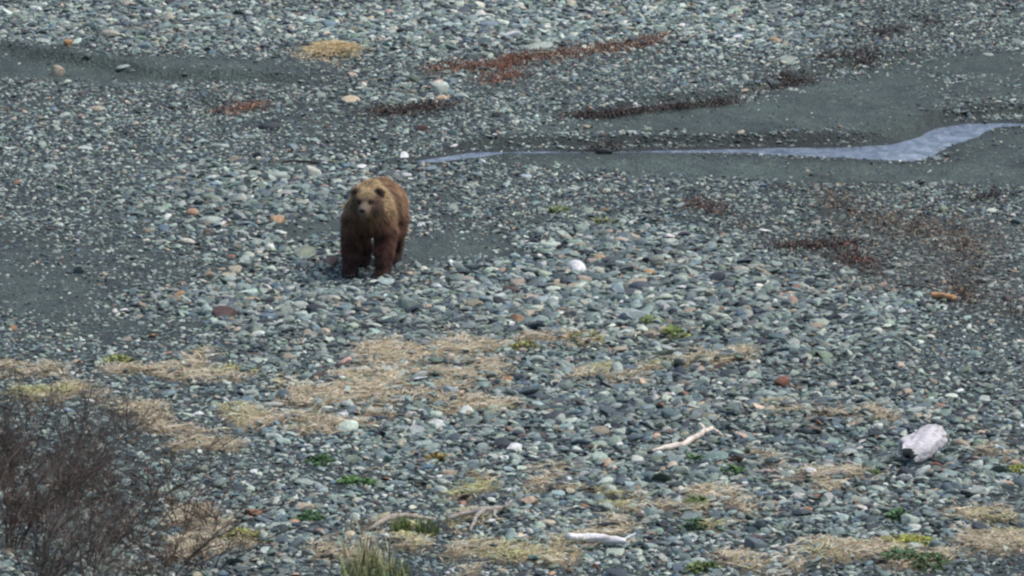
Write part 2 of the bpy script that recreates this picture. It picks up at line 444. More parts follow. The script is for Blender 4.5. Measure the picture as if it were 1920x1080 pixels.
# ------------------------------------------------------------------ shingle (uncountable small stones)
BEAR_AT = pix_ground(690, 521)
def scatter(n_per_m2, dmin, dmax, power, use_sand, seed):
    r = np.random.default_rng(seed)
    x0, x1, y0, y1 = -11.5, 11.5, 86.5, 139.0
    n = int(n_per_m2 * (x1 - x0) * (y1 - y0))
    x = r.uniform(x0, x1, n); y = r.uniform(y0, y1, n)
    px, py = to_pix(x, y)
    k = (px > -300) & (px < 2220)
    x, y = x[k], y[k]
    s = sand_mask(x, y); c = coarse_mask(x, y); t = straw_mask(x, y); w = water_dist(x, y)
    p = (1 - s * use_sand) ** 1.7 * (1 - 0.80 * t)
    p = p * np.where(w < -0.1, 0.035, np.where(w < 0.15, 0.16, 1.0))
    cl = fbm(x * 1.1, y * 0.7, 81 + seed)
    p = p * np.clip(0.5 + 1.5 * (cl - 0.15), 0.35, 1)
    if dmin > 0.07: p = p * (0.22 + 0.78 * c)
    k = r.uniform(0, 1, len(x)) < p
    x, y, c, s, t = x[k], y[k], c[k], s[k], t[k]
    d = dmin + (dmax - dmin) * r.uniform(0, 1, len(x)) ** power
    d = d * (0.72 + 0.5 * c) * (1 - 0.3 * s)
    return x, y, d
parts = [scatter(205, 0.048, 0.115, 1.1, 0.80, 1), scatter(72, 0.10, 0.20, 1.6, 0.93, 2), scatter(8.0, 0.17, 0.28, 2.0, 0.98, 3)]
sx = np.concatenate([p[0] for p in parts]); sy = np.concatenate([p[1] for p in parts]); sd = np.concatenate([p[2] for p in parts])
n = len(sx)
sz = ground_z(sx, sy) + sd * 0.5 * rng.uniform(0.02, 0.30, n)
ci = rng.choice(len(PAL), n, p=PW)
pxs, pys = to_pix(sx, sy)
tint = PAL[ci] * np.exp(rng.normal(0, 0.28, (n, 1))) * (1 + rng.normal(0, 0.035, (n, 3)))
# stones on the weedy right-hand flat are filmed with brown algae, those by the stream are wet and darker
film = np.exp(-(((pxs - 1760) / 260) ** 2 + ((pys - 470) / 120) ** 2)) * np.clip(fbm(sx * 0.8, sy * 0.5, 91) * 2 - 0.5, 0, 1)
tint = tint * (1 - 0.6 * film[:, None]) + 0.6 * film[:, None] * np.array((0.13, 0.105, 0.08))
tone_patch = np.clip(fbm(sx * 0.35, sy * 0.2, 95) * 1.6 - 0.3, 0, 1)  # broad random patches of lighter and darker stones
tint = np.clip(tint * (0.84 + 0.5 * tone_patch)[:, None], 0.015, 0.75)
pm = bpy.data.meshes.new('shingle')
pm.vertices.add(n); pm.vertices.foreach_set('co', np.stack([sx, sy, sz], -1).astype(np.float32).ravel())
a = pm.attributes.new('tint', 'FLOAT_COLOR', 'POINT'); a.data.foreach_set('color', np.concatenate([tint, np.ones((n, 1))], 1).astype(np.float32).ravel())
a = pm.attributes.new('turn', 'FLOAT_VECTOR', 'POINT'); a.data.foreach_set('vector', np.stack([rng.normal(0, 0.28, n), rng.normal(0, 0.28, n), rng.uniform(0, 6.283, n)], -1).astype(np.float32).ravel())
a = pm.attributes.new('size', 'FLOAT_VECTOR', 'POINT')
a.data.foreach_set('vector', (sd[:, None] * 0.5 * np.stack([rng.uniform(.9, 1.35, n), rng.uniform(.8, 1.1, n), rng.uniform(.6, 1.12, n)], -1)).astype(np.float32).ravel())
a = pm.attributes.new('shape_index', 'INT', 'POINT'); a.data.foreach_set('value', rng.integers(0, len(SMALL), n).astype(np.int32))
pm.materials.append(M_STONE_INST)
shingle = link('shingle', pm)
tag(shingle, 'grey and blue-green shingle stones covering the beach', None, None, 'stuff')
ng = bpy.data.node_groups.new('lay_shingle', 'GeometryNodeTree')
ng.interface.new_socket('Geometry', in_out='INPUT', socket_type='NodeSocketGeometry')
ng.interface.new_socket('Geometry', in_out='OUTPUT', socket_type='NodeSocketGeometry')
gi = ng.nodes.new('NodeGroupInput'); go = ng.nodes.new('NodeGroupOutput')
g2i = ng.nodes.new('GeometryNodeGeometryToInstance')
for me in reversed(SMALL):
    o = bpy.data.objects.new('shingle_shape', me)          # never linked: only its mesh is read
    oi = ng.nodes.new('GeometryNodeObjectInfo'); oi.inputs['Object'].default_value = o
    ng.links.new(oi.outputs['Geometry'], g2i.inputs[0])
def named(nm, t):
    nd = ng.nodes.new('GeometryNodeInputNamedAttribute'); nd.data_type = t; nd.inputs['Name'].default_value = nm
    return next(s for s in nd.outputs if s.enabled and s.name == 'Attribute')
iop = ng.nodes.new('GeometryNodeInstanceOnPoints')
ng.links.new(gi.outputs[0], iop.inputs['Points']); ng.links.new(g2i.outputs[0], iop.inputs['Instance'])
iop.inputs['Pick Instance'].default_value = True
ng.links.new(named('shape_index', 'INT'), iop.inputs['Instance Index'])
e2r = ng.nodes.new('FunctionNodeEulerToRotation'); ng.links.new(named('turn', 'FLOAT_VECTOR'), e2r.inputs[0])
ng.links.new(e2r.outputs[0], iop.inputs['Rotation']); ng.links.new(named('size', 'FLOAT_VECTOR'), iop.inputs['Scale'])
ng.links.new(iop.outputs[0], go.inputs[0])
md = shingle.modifiers.new('lay_shingle', 'NODES'); md.node_group = ng
print('shingle stones', n)

# ------------------------------------------------------------------ loose stones big enough to pick out
PALE, CREAM, WHITE, TAN, ORANGE, RUST = (.36, .39, .38), (.52, .42, .30), (.58, .58, .56), (.36, .28, .20), (.46, .25, .12), (.24, .10, .055)
SLATE, BLUE, DARK, GREEN, LILAC, PINK = (.085, .105, .125), (.19, .235, .27), (.035, .042, .05), (.22, .25, .20), (.40, .40, .44), (.40, .30, .26)
GREY, MAROON = (.24, .265, .265), (.11, .065, .06)
NAMED = [  # px, py (middle), width px, colour, shape, label
    (825, 166, 31, WHITE, 4, 'whitish rounded boulder standing among stones above the dark weed line'),
    (833, 183, 24, (.62, .46, .30), 3, 'cream egg-shaped stone leaning on the whitish boulder'),
    (868, 181, 24, PALE, 2, 'light grey rounded stone beside the cream egg-shaped stone'),
    (850, 152, 20, BLUE, 2, 'blue-grey stone just behind the whitish boulder'),
    (806, 181, 20, PALE, 1, 'light grey stone wedged against the cream egg-shaped stone'),
    (776, 189, 22, WHITE, 3, 'small white stone on the dark weed line'),
    (653, 187, 42, CREAM, 0, 'long flat cream stone beside the dark weed line'),
    (600, 178, 20, PALE, 4, 'pale upright stone behind the long flat cream stone'),
    (582, 322, 34, (.52, .49, .45), 2, 'pale wedge-shaped stone on the shingle behind the bear'),
    (513, 330, 44, PALE, 0, 'long curved pale stone next to the pale wedge-shaped stone'),
    (505, 236, 40, DARK, 1, 'dark wet rock below the rusty seaweed tuft'),
    (205, 64, 38, (.42, .38, .33), 1, 'broad pale buff stone on the upper shingle bank'),
    (128, 80, 16, ORANGE, 4, 'orange-red stone on the edge of the upper bank'),
    (315, 33, 24, (.46, .42, .37), 4, 'pale buff pointed stone on the upper bank'),
    (231, 130, 30, PALE, 0, 'long pale stone lying in the dark sandy trough'),
    (328, 162, 14, WHITE, 3, 'small bright stone on the dark sand below the trough'),
    (180, 204, 28, (.42, .36, .28), 3, 'buff rounded stone on dark pebbles below the trough'),
    (360, 397, 24, (.48, .30, .19), 2, 'orange-tan stone on the dark sand'),
    (302, 392, 32, (.31, .33, .30), 3, 'grey-green rounded stone beside the orange-tan stone'),
    (520, 411, 26, (.52, .34, .20), 2, 'peach-coloured stone on sand beside the bear'),
    (352, 452, 28, (.62, .56, .50), 3, 'white oval stone lying alone on dark sand'),
    (393, 411, 42, PALE, 5, 'thin flat pale slab on the dark sand'),
    (448, 372, 28, (.45, .43, .39), 4, 'pale pointed stone on the shingle edge'),
    (393, 372, 36, GREEN, 1, 'broad grey-green slab near the pale pointed stone'),
    (356, 365, 24, SLATE, 2, 'dark slate stone touching the grey-green slab'),
    (570, 472, 40, (.33, .34, .28), 1, 'large olive-grey boulder on the shingle beside the bear'),
    (601, 474, 22, (.05, .065, .09), 4, 'dark blue round stone beside the olive-grey boulder'),
    (622, 489, 26, (.28, .18, .14), 2, 'red-brown stone in front of the dark blue round stone'),
    (767, 512, 17, (.56, .34, .19), 3, 'small orange stone beside the front paw of the bear'),
    (420, 585, 44, MAROON, 1, 'dark maroon rock with broken top on the shingle'),
    (392, 516, 24, TAN, 2, 'tan blocky stone on the shingle'),
    (470, 562, 32, (.44, .33, .20), 0, 'flat sandy-yellow stone beyond the maroon rock'),
    (620, 560, 40, (.46, .43, .38), 1, 'large pale stone on the shingle in front of the bear'),
    (610, 620, 22, CREAM, 3, 'cream stone with dark stones around it'),
    (1040, 629, 30, (.06, .085, .10), 3, 'dark blue-grey dome-shaped stone on the straw ridge'),
    (950, 712, 20, ORANGE, 2, 'orange stone at the edge of the straw mat'),
    (843, 733, 28, (.31, .33, .36), 2, 'round lilac-grey stone sitting on the straw mat'),
    (781, 806, 34, LILAC, 1, 'big lilac-grey stone with a pale top'),
    (803, 806, 22, MAROON, 3, 'dark brown rounded stone next to the big lilac-grey stone'),
    (515, 817, 36, (.42, .45, .46), 5, 'thin pale slab below the straw mat'),
    (1467, 717, 27, (.22, .10, .06), 4, 'blocky rust-red stone on grey shingle'),
    (1561, 722, 20, (.58, .48, .38), 2, 'cream stone on grey shingle near the rust-red block'),
    (1442, 766, 22, (.56, .48, .38), 4, 'cream pointed stone beside the straw tuft'),
    (1432, 742, 46, (.33, .36, .36), 1, 'large grey boulder with flat top above the straw tuft'),
    (1712, 768, 34, (.36, .40, .40), 0, 'flat pale grey stone behind the driftwood log'),
    (1764, 760, 22, (.40, .24, .18), 3, 'pinkish-brown stone behind the driftwood log'),
    (1754, 873, 26, (.20, .085, .06), 2, 'red-brown stone in front of the driftwood log'),
    (1798, 832, 38, (.36, .29, .22), 1, 'tan slab at the thick end of the driftwood log'),
    (1412, 1022, 44, (.11, .13, .15), 2, 'big dark rounded boulder beside a thin stick'),
    (1164, 451, 28, (.60, .42, .28), 3, 'peach and white oval stone on the shingle'),
    (1126, 484, 26, (.44, .30, .18), 2, 'tan cracked stone on the shingle slope'),
    (1219, 510, 22, (.50, .27, .11), 3, 'bright orange stone on the shingle slope'),
    (1233, 491, 28, (.27, .26, .23), 4, 'brown-grey upright stone behind the bright orange stone'),
    (1200, 538, 40, (.075, .09, .115), 2, 'large dark slate boulder on the shingle slope'),
    (1322, 517, 46, (.31, .36, .41), 0, 'long pale blue stone on the shingle slope'),
    (1184, 588, 58, (.37, .41, .43), 5, 'very long flat pale slab on the shingle slope'),
    (1250, 570, 42, (.38, .41, .45), 1, 'wide pale blue boulder on the shingle slope'),
    (1286, 571, 24, (.07, .095, .10), 3, 'dark green-black round stone by the wide pale blue boulder'),
    (1013, 563, 36, (.36, .40, .44), 1, 'pale blue-grey boulder at the foot of the sand patch'),
    (970, 530, 26, (.42, .33, .28), 2, 'pinkish stone at the edge of the sand patch'),
    (1000, 88, 62, (.36, .38, .36), 5, 'very broad pale flat slab on the far shingle'),
    (918, 47, 38, (.22, .27, .32), 0, 'blue-grey slab on the far shingle'),
    (735, 56, 24, (.48, .43, .38), 4, 'pale tilted stone on the far shingle'),
    (1452, 76, 26, (.46, .32, .18), 1, 'tan-orange stone on the far shingle'),
    (1425, 77, 22, (.54, .55, .53), 3, 'white oval stone beside the tan-orange stone'),
    (1476, 112, 32, (.35, .37, .35), 1, 'grey stone with a flat top above the wrack bank'),
    (1411, 31, 16, (.50, .26, .13), 3, 'small orange round stone on the far bank'),
    (910, 27, 16, (.50, .30, .16), 3, 'small orange stone on the far shingle beside brown ones'),
    (790, 240, 28, MAROON, 1, 'dark brown rock with a pale edge near the stream head'),
    (1655, 1002, 26, (.40, .42, .43), 2, 'pale upright stone at the edge of the straw bank'),
    (985, 330, 22, (.40, .45, .52), 5, 'thin bluish slab beside the stream bank'),
    (1132, 284, 30, (.03, .03, .03), 1, 'black rock sitting in the thin part of the stream'),
    (1525, 328, 18, (.03, .035, .04), 0, 'small black stone on the wet sand below the stream'),
]
def place_stone(me, px, py, wpx, colr, turn=None, tilt=0.12, zs=1.0, sink=0.3):
    d = wpx / px_per_m(px, py)
    sc_ = d * 0.5
    hz = max(v.co.z for v in me.vertices) * zs * sc_
    x, y, z = cast(px, py, hz * 0.5)
    o = link('stone', me)
    o.location = (x, y, z + hz * (1 - sink) * 0.35)
    o.rotation_euler = (rng.normal(0, tilt), rng.normal(0, tilt), turn if turn is not None else rng.uniform(0, 6.28))
    o.scale = (sc_ * 1.0, sc_ * rng.uniform(0.85, 1.05), sc_ * zs)
    o.color = (*teal_grade(colr), 1)
    return o
for i, (px, py, w, c, sh, lab) in enumerate(NAMED):
    o = place_stone(BIGS[(sh + 6 * (i % 4)) % 24], px, py, w * 1.08, c, turn=rng.uniform(-0.4, 0.4), zs=1.15)
    tag(o, lab, 'stone', 'larger stones scattered over the shingle')
CLASSES = [((.38, .405, .39), .32, 'pale grey'), ((.235, .26, .25), .22, 'mid grey'), ((.20, .245, .265), .14, 'blue-grey'), ((.085, .10, .105), .09, 'dark slate'),
           ((.24, .27, .21), .10, 'sage green'), ((.42, .35, .27), .09, 'buff'), ((.47, .47, .45), .04, 'near-white')]
SHAPE = ['flat', 'low angular', 'blocky', 'broad smooth', 'tall lumpy', 'thin slab-like']
def zone(px, py):
    if py < 95: return 'on the upper bank above the dark sandy trough' if px < 560 else ('on far shingle near the rusty seaweed line' if px < 1250 else 'on far shingle above the sandy bank')
    if py < 215: return 'on pebbles below the dark sandy trough' if px < 560 else ('on shingle around the whitish boulder' if px < 1100 else 'on the flat between stream and sandy bank')
    if py < 345: return 'on shingle behind the bear' if px < 640 else 'on pebbles beside the stream'
    if py < 470: return 'on the dark sand flat level with the bear' if px < 640 else ('on shingle between bear and stream' if px < 1300 else 'on small pebbles among the maroon seaweed')
    if py < 620: return 'on shingle near the dark maroon rock' if px < 620 else ('on the pebble slope in front of the bear' if px < 1100 else ('on the pebble slope below the moss' if px < 1500 else 'on pebbles around the orange wood'))
    if py < 780: return 'near the straw strip behind the shrubs' if px < 560 else ('around the largest straw mat' if px < 1000 else ('on shingle below the bright green plants' if px < 1500 else 'on shingle behind the driftwood log'))
    if py < 920: return 'on shingle beside the bare shrubs' if px < 560 else ('between the largest straw mat and the arched root' if px < 1000 else ('on shingle around the forked branch' if px < 1450 else 'on shingle around the driftwood log'))
    return 'beside the dry grass by the shrubs' if px < 560 else ('on straw ground around the arched root' if px < 1000 else ('on shingle near the white stick' if px < 1450 else 'on shingle by the yellow moss'))
cw = np.array([c[1] for c in CLASSES]); cw = cw / cw.sum()
used_px = [(a[0], a[1]) for a in NAMED]
made = 0
taken = set()
while made < 225:
    px = rng.uniform(10, 1910); py = rng.uniform(8, 1072)
    if 600 < px < 790 and 330 < py < 545: continue
    if px < 330 and py > 760: continue
    x, y = pix_ground(px, py)
    x = np.array([float(x)]); y = np.array([float(y)])
    p = (0.12 + 0.9 * coarse_mask(x, y)[0]) * (1 - 0.93 * sand_mask(x, y)[0]) * (1 - 0.85 * straw_mask(x, y)[0])
    if water_dist(x, y)[0] < 0.3 or rng.uniform() > p: continue
    if any(abs(px - a) < 26 and abs(py - b) < 14 for a, b in used_px): continue
    used_px.append((px, py))
    k = rng.choice(len(CLASSES), p=cw)
    c = np.array(CLASSES[k][0]) * math.exp(rng.normal(0, 0.08))
    for _ in range(60):
        sh = int(rng.integers(0, 24))
        lab = SHAPE[sh % 6] + ' ' + CLASSES[k][2] + ' stone ' + zone(px, py)
        if lab not in taken: break
        k = rng.choice(len(CLASSES), p=cw)
    taken.add(lab)
    c = np.array(CLASSES[k][0]) * math.exp(rng.normal(0, 0.08))
    o = place_stone(BIGS[sh], px, py, rng.uniform(21, 36) * (0.85 + 0.15 * py / 540), c, tilt=0.16)
    tag(o, lab, 'stone', 'larger stones scattered over the shingle')
    made += 1

# ------------------------------------------------------------------ dry grass mats
def blades(g, x, y, z, heading, length, width, lift, colr, seg=3):
    n = len(x)
    t = np.linspace(0, 1, seg + 1)
    h = heading[:, None] + rng.normal(0, 0.5, (n, 1)) * t[None]
    L = length[:, None] * t[None]
    cx = x[:, None] + np.cos(h) * L; cy = y[:, None] + np.sin(h) * L
    cz = z[:, None] + lift[:, None] * np.sin(np.clip(t, 0, 1) * 2.4)[None]
    w = width[:, None] * (1 - 0.8 * t[None]) * 0.5
    wx = -np.sin(h) * w; wy = np.cos(h) * w
    tw = rng.uniform(-1, 1, (n, 1)) * w
    va = np.stack([cx + wx, cy + wy, cz + tw], -1); vb = np.stack([cx - wx, cy - wy, cz - tw], -1)
    v = np.stack([va, vb], 2).reshape(n, -1, 3)
    m = 2 * (seg + 1)
    q = np.array([[2 * i, 2 * i + 1, 2 * i + 3, 2 * i + 2] for i in range(seg)])
    f = (np.arange(n)[:, None, None] * m + q[None]).reshape(-1, 4)
    g.add(v.reshape(-1, 3), f, np.repeat(colr, m, axis=0))
STRAWC = np.array([(.56, .44, .28), (.63, .52, .35), (.46, .36, .22), (.68, .59, .43), (.44, .40, .20), (.46, .44, .22), (.34, .25, .16)])
def straw_cols(n, yellow=0.0):
    p = np.array([.27, .22, .17, .14, .08, .05, .07]); c = STRAWC[rng.choice(7, n, p=p)] * np.exp(rng.normal(0, .2, (n, 1))) * np.array((1.03, 1.10, 1.24))
    return c
g = Geo()
n = 620000
x = rng.uniform(-9, 9, n); y = rng.uniform(87.5, 112, n)
t = straw_mask(x, y); pxx, pyy = to_pix(x, y)
k = (rng.uniform(0, 1, n) < t * np.clip(fbm(x * 2.5, y * 1.5, 131) * 2.2 - 0.35, 0.1, 1)) & (pxx > -250) & (pxx < 2170)
x, y = x[k], y[k]; n = len(x)
cg_ = straw_cols(n)
yl = sstep(0.60, 0.78, fbm(x * 0.9, y * 0.5, 141))[:, None]
cg_ = cg_ * (1 - yl) + cg_ * yl * np.array((0.88, 0.99, 0.68))
hd = 0.3 + 1.4 * (fbm(x * .5, y * .4, 151) - .5) + rng.normal(0, 0.7, n) + math.pi * rng.integers(0, 2, n)
blades(g, x, y, ground_z(x, y) + 0.005, hd, rng.uniform(.05, .22, n), rng.uniform(.005, .011, n), rng.uniform(.005, .05, n) * (0.6 + 0.8 * fbm(x * 3, y * 3, 161)), cg_)
dry = link('dry_grass', g.mesh('dry_grass', M_STRAW)); tag(dry, 'flattened straw-coloured dry grass on the shingle ridge', None, None, 'stuff')
print('straw blades', n)
# a lone mat on the far shingle
g = Geo(); n = 2600
X0, Y0, _ = cast(622, 97); ang = rng.uniform(0, 6.283, n); rr = np.minimum(np.abs(rng.normal(0, .55, n)), 1.5) * (.75 + .5 * vnoise(ang * 1.9, ang * 0, 9))
x = X0 + 0.44 * rr * np.cos(ang); y = Y0 + 0.85 * rr * np.sin(ang) + 0.55 * (0.44 * rr * np.cos(ang))
zz = ground_z(x, y) + 0.10 * np.clip(1 - rr ** 2, 0, 1)
blades(g, x, y, zz, rng.uniform(0, 6.28, n), rng.uniform(.08, .2, n), rng.uniform(.008, .014, n), rng.uniform(.01, .05, n), straw_cols(n) * np.array((.98, .90, .72)))
o = link('straw_mat', g.mesh('straw_mat', M_STRAW)); tag(o, 'lone tan mat of dead grass lying on the far shingle', 'dry grass')

# ------------------------------------------------------------------ seaweed wrack
def wrack(name, label, line, width, n, cols, size=(.02, .08), extra=0.05):
    n = int(n * .6)
    g = Geo()
    pts = np.array([cast(a, b)[:2] for a, b in line]); seg = np.hypot(*np.diff(pts, axis=0).T); cum = np.concatenate([[0], np.cumsum(seg)])
    s = rng.uniform(0, cum[-1], n * 3)
    x = np.interp(s, cum, pts[:, 0]); y = np.interp(s, cum, pts[:, 1])
    cl = fbm(s * 1.3, s * 0 + len(line), 171)
    k = rng.uniform(0, 1, n * 3) < np.clip(cl * 3.2 - 1.2, 0.03, 1)
    x, y, cl = x[k][:n], y[k][:n], cl[k][:n]; n = len(x)
    wd_ = width * (0.25 + 1.1 * cl)
    x = x + rng.laplace(0, 0.12, n); y = y + rng.laplace(0, .8, n) * wd_ * 1.5
    z = ground_z(x, y) + rng.uniform(0, 1, n) ** 2 * extra + 0.012
    c = np.array(cols)[rng.integers(0, len(cols), n)] * np.exp(rng.normal(0, .35, (n, 1)))
    blades(g, x, y, z, rng.uniform(0, 6.28, n), rng.uniform(*size, n), rng.uniform(.008, .022, n), rng.uniform(.0, .045, n), c)
    o = link(name, g.mesh(name, M_WEED)); tag(o, label, None, None, 'stuff'); return o
RED = [(.17, .075, .045), (.12, .05, .035), (.24, .11, .06), (.09, .045, .03), (.27, .17, .10), (.19, .07, .04)]
BLK = [(.03, .025, .022), (.045, .034, .028), (.022, .02, .019), (.07, .046, .036)]
BRN = [(.10, .07, .045), (.15, .10, .06), (.07, .045, .035), (.18, .13, .075)]
wrack('seaweed', 'rusty red seaweed strewn in a line across the far shingle', [(800, 135), (870, 128), (940, 128), (965, 112), (1060, 106), (1100, 98), (1150, 90), (1200, 84), (1255, 70)], .22, 6500, RED)
wrack('seaweed', 'small red seaweed patch below the rusty line', [(915, 158), (940, 150), (975, 138)], .14, 800, RED)
wrack('seaweed', 'dark brown seaweed along the foot of the whitish boulder', [(690, 214), (740, 212), (800, 204), (850, 200), (900, 196)], .20, 2600, BLK + RED[3:4])
wrack('seaweed', 'rusty seaweed tuft above the dark wet rock', [(400, 214), (440, 210), (500, 196)], .16, 900, RED)
wrack('seaweed', 'blackish seaweed and debris along the sandy bank edge', [(1090, 220), (1240, 206), (1340, 199), (1385, 186), (1440, 172), (1500, 150), (1530, 140)], .11, 9000, BLK)
wrack('seaweed', 'dark seaweed heap beyond the sandy bank', [(1540, 108), (1600, 110), (1660, 98)], .24, 1500, BLK)
wrack('seaweed', 'dark seaweed strand on the topmost bank', [(1640, 66), (1700, 52), (1760, 40)], .2, 900, BLK)
wrack('seaweed', 'maroon seaweed strand in a straight line on small pebbles', [(1455, 466), (1540, 462), (1650, 456)], .12, 1700, BLK + RED[1:2])
wrack('seaweed', 'maroon seaweed clump below the straight strand', [(1570, 478), (1610, 492), (1655, 512)], .22, 1200, BLK + RED[:2])
wrack('seaweed', 'thin brown seaweed film over small pebbles', [(1540, 370), (1600, 396), (1680, 425), (1760, 440), (1830, 470)], .75, 3400, BRN)
wrack('seaweed', 'dark red seaweed knot on pebbles near the moss', [(1295, 378), (1345, 396), (1400, 428)], .16, 900, BLK + RED[:2])
wrack('seaweed', 'dark brown seaweed band running off beyond the orange wood', [(1790, 545), (1840, 570), (1920, 590), (2050, 610)], .4, 1800, BRN + BLK)
wrack('seaweed', 'black weed on the wet flat below the stream bend', [(1800, 378), (1850, 372), (1880, 366)], .12, 500, BLK)
wrack('seaweed', 'black weed clump lying in the thin stream', [(1108, 285), (1130, 284), (1150, 283)], .07, 420, BLK, extra=0.10)

# ------------------------------------------------------------------ driftwood
def stick(name, label, pix, rad, c, lift=0.02, k=8, cat='driftwood', branches=(), wob=0.006):
    """pix: (px, py, height above the ground of the axis)"""
    P3 = []
    for px, py, h in pix:
        x, y, z = cast(px, py, h); P3.append((x, y, z + h))
    P3 = np.array(P3); base = P3.mean(0); base[2] = P3[:, 2].min() - 0.03
    root = bpy.data.objects.new(name, None); col.objects.link(root); root.location = base; root.empty_display_size = 0.1
    tag(root, label, cat)
    def resample(P, r, m):
        P = np.asarray(P, float); s = np.concatenate([[0], np.cumsum(np.linalg.norm(np.diff(P, axis=0), axis=1))]); q = np.linspace(0, s[-1], m)
        out = np.stack([np.interp(q, s, P[:, i]) for i in range(3)], -1); out[1:-1] = 0.25 * out[:-2] + 0.5 * out[1:-1] + 0.25 * out[2:]
        return out + rng.normal(0, wob, out.shape), np.interp(q, s, r) * (1 + rng.normal(0, 0.06, m))
    q, r = resample(P3 - base, np.broadcast_to(rad, (len(P3),)), 14)
    g = Geo(); g.tube(q, r, k, c); link('stem', g.mesh('driftwood_stem', M_WOOD, True), root)
    for bp, br in branches:
        B3 = []
        for px, py, h in bp:
            x, y, z = cast(px, py, h); B3.append((x, y, z + h))
        q, r = resample(np.array(B3) - base, np.broadcast_to(br, (len(B3),)), 8)
        g = Geo(); g.tube(q, r, 6, c); link('branch', g.mesh('driftwood_branch', M_WOOD, True), root)
    return root
BLEACH, GREYW, SILVER = (.62, .55, .45), (.36, .33, .29), (.52, .51, .50)
stick('driftwood_branch', 'bleached forked driftwood branch bent in the middle on the shingle', [(1222, 846, .05), (1250, 838, .06), (1284, 832, .07), (1308, 816, .10), (1334, 802, .14)], (.026, .038, .036, .032, .028), (.78, .68, .58),
      branches=[([(1334, 802, .14), (1345, 808, .09), (1354, 818, .03)], (.022, .017, .010)), ([(1322, 810, .12), (1316, 800, .14), (1312, 794, .15)], (.03, .026, .016))])
stick('driftwood_stick', 'bright white straight driftwood stick on the straw bank', [(1064, 1007, .10), (1110, 1008, .10), (1150, 1012, .10), (1173, 1014, .09)], (.044, .05, .046, .03), (.85, .84, .84),
      branches=[([(1168, 1012, .09), (1180, 1006, .11), (1192, 1000, .14)], (.018, .013, .008))], wob=.002)
stick('driftwood_stick', 'thin grey stick across the straw near the driftwood log', [(1540, 892, .03), (1575, 882, .04), (1618, 868, .04)], (.018, .018, .012), GREYW)
stick('driftwood_stick', 'thin pale stick beside the big dark rounded boulder', [(1458, 1029, .03), (1485, 1022, .04), (1522, 1006, .05)], (.014, .022, .014), SILVER)
stick('driftwood_root', 'long arched grey driftwood root on the straw', [(684, 998, .02), (704, 984, .06), (730, 970, .12), (755, 965, .14), (790, 968, .08), (815, 974, .02)], (.018, .024, .03, .028, .022, .014), (.42, .37, .31))
stick('driftwood_root', 'tangled grey driftwood root with several arms', [(840, 972, .05), (875, 962, .08), (910, 955, .10), (950, 950, .08)], (.024, .03, .034, .024), GREYW,
      branches=[([(905, 956, .1), (890, 975, .08), (882, 994, .03)], (.03, .024, .014)), ([(930, 953, .1), (925, 965, .08), (935, 975, .03)], (.026, .02, .012)), ([(945, 951, .1), (955, 942, .14), (962, 938, .12)], (.02, .016, .01))])
stick('driftwood_stick', 'thin pale stick sloping beside the tangled root', [(1066, 963, .05), (1088, 974, .04), (1112, 984, .03)], (.014, .014, .012), GREYW)
stick('driftwood_post', 'short upright pale snag standing on the straw bank', [(1203, 966, .0), (1203, 963, .12), (1204, 962, .18), (1202, 962, .28)], (.036, .03, .02, .016), (.55, .50, .46))
stick('driftwood_stick', 'thin grey twig lying below the arched root', [(736, 1022, .03), (765, 1016, .03), (800, 1005, .03)], (.012, .014, .01), GREYW)
stick('driftwood_piece', 'orange-tan piece of wood on dark pebbles', [(1746, 553, .05), (1765, 554, .05), (1789, 559, .05)], (.035, .042, .036), (.55, .30, .14), k=7, wob=.003)
stick('driftwood_stick', 'long grey stick by the large lilac-grey stone', [(870, 800, .03), (905, 799, .04), (945, 799, .03)], (.016, .02, .014), (.42, .42, .41))
stick('driftwood_stick', 'bleached stick on the straw beside a snag', [(1240, 940, .03), (1290, 946, .03), (1340, 938, .03)], (.012, .012, .008), GREYW)
stick('driftwood_stick', 'small pale stick with bark on the straw strip', [(1408, 886, .03), (1440, 883, .05), (1472, 885, .03)], (.02, .024, .016), (.48, .40, .36))
stick('driftwood_stick', 'dark thin branch lying on small pebbles by the orange wood', [(1685, 533, .03), (1720, 538, .03), (1760, 540, .02)], (.014, .014, .01), (.07, .055, .05))
stick('driftwood_stick', 'dark twig beyond the curved pale stone', [(530, 303, .04), (565, 302, .04), (600, 306, .03)], (.014, .016, .012), (.05, .04, .038))

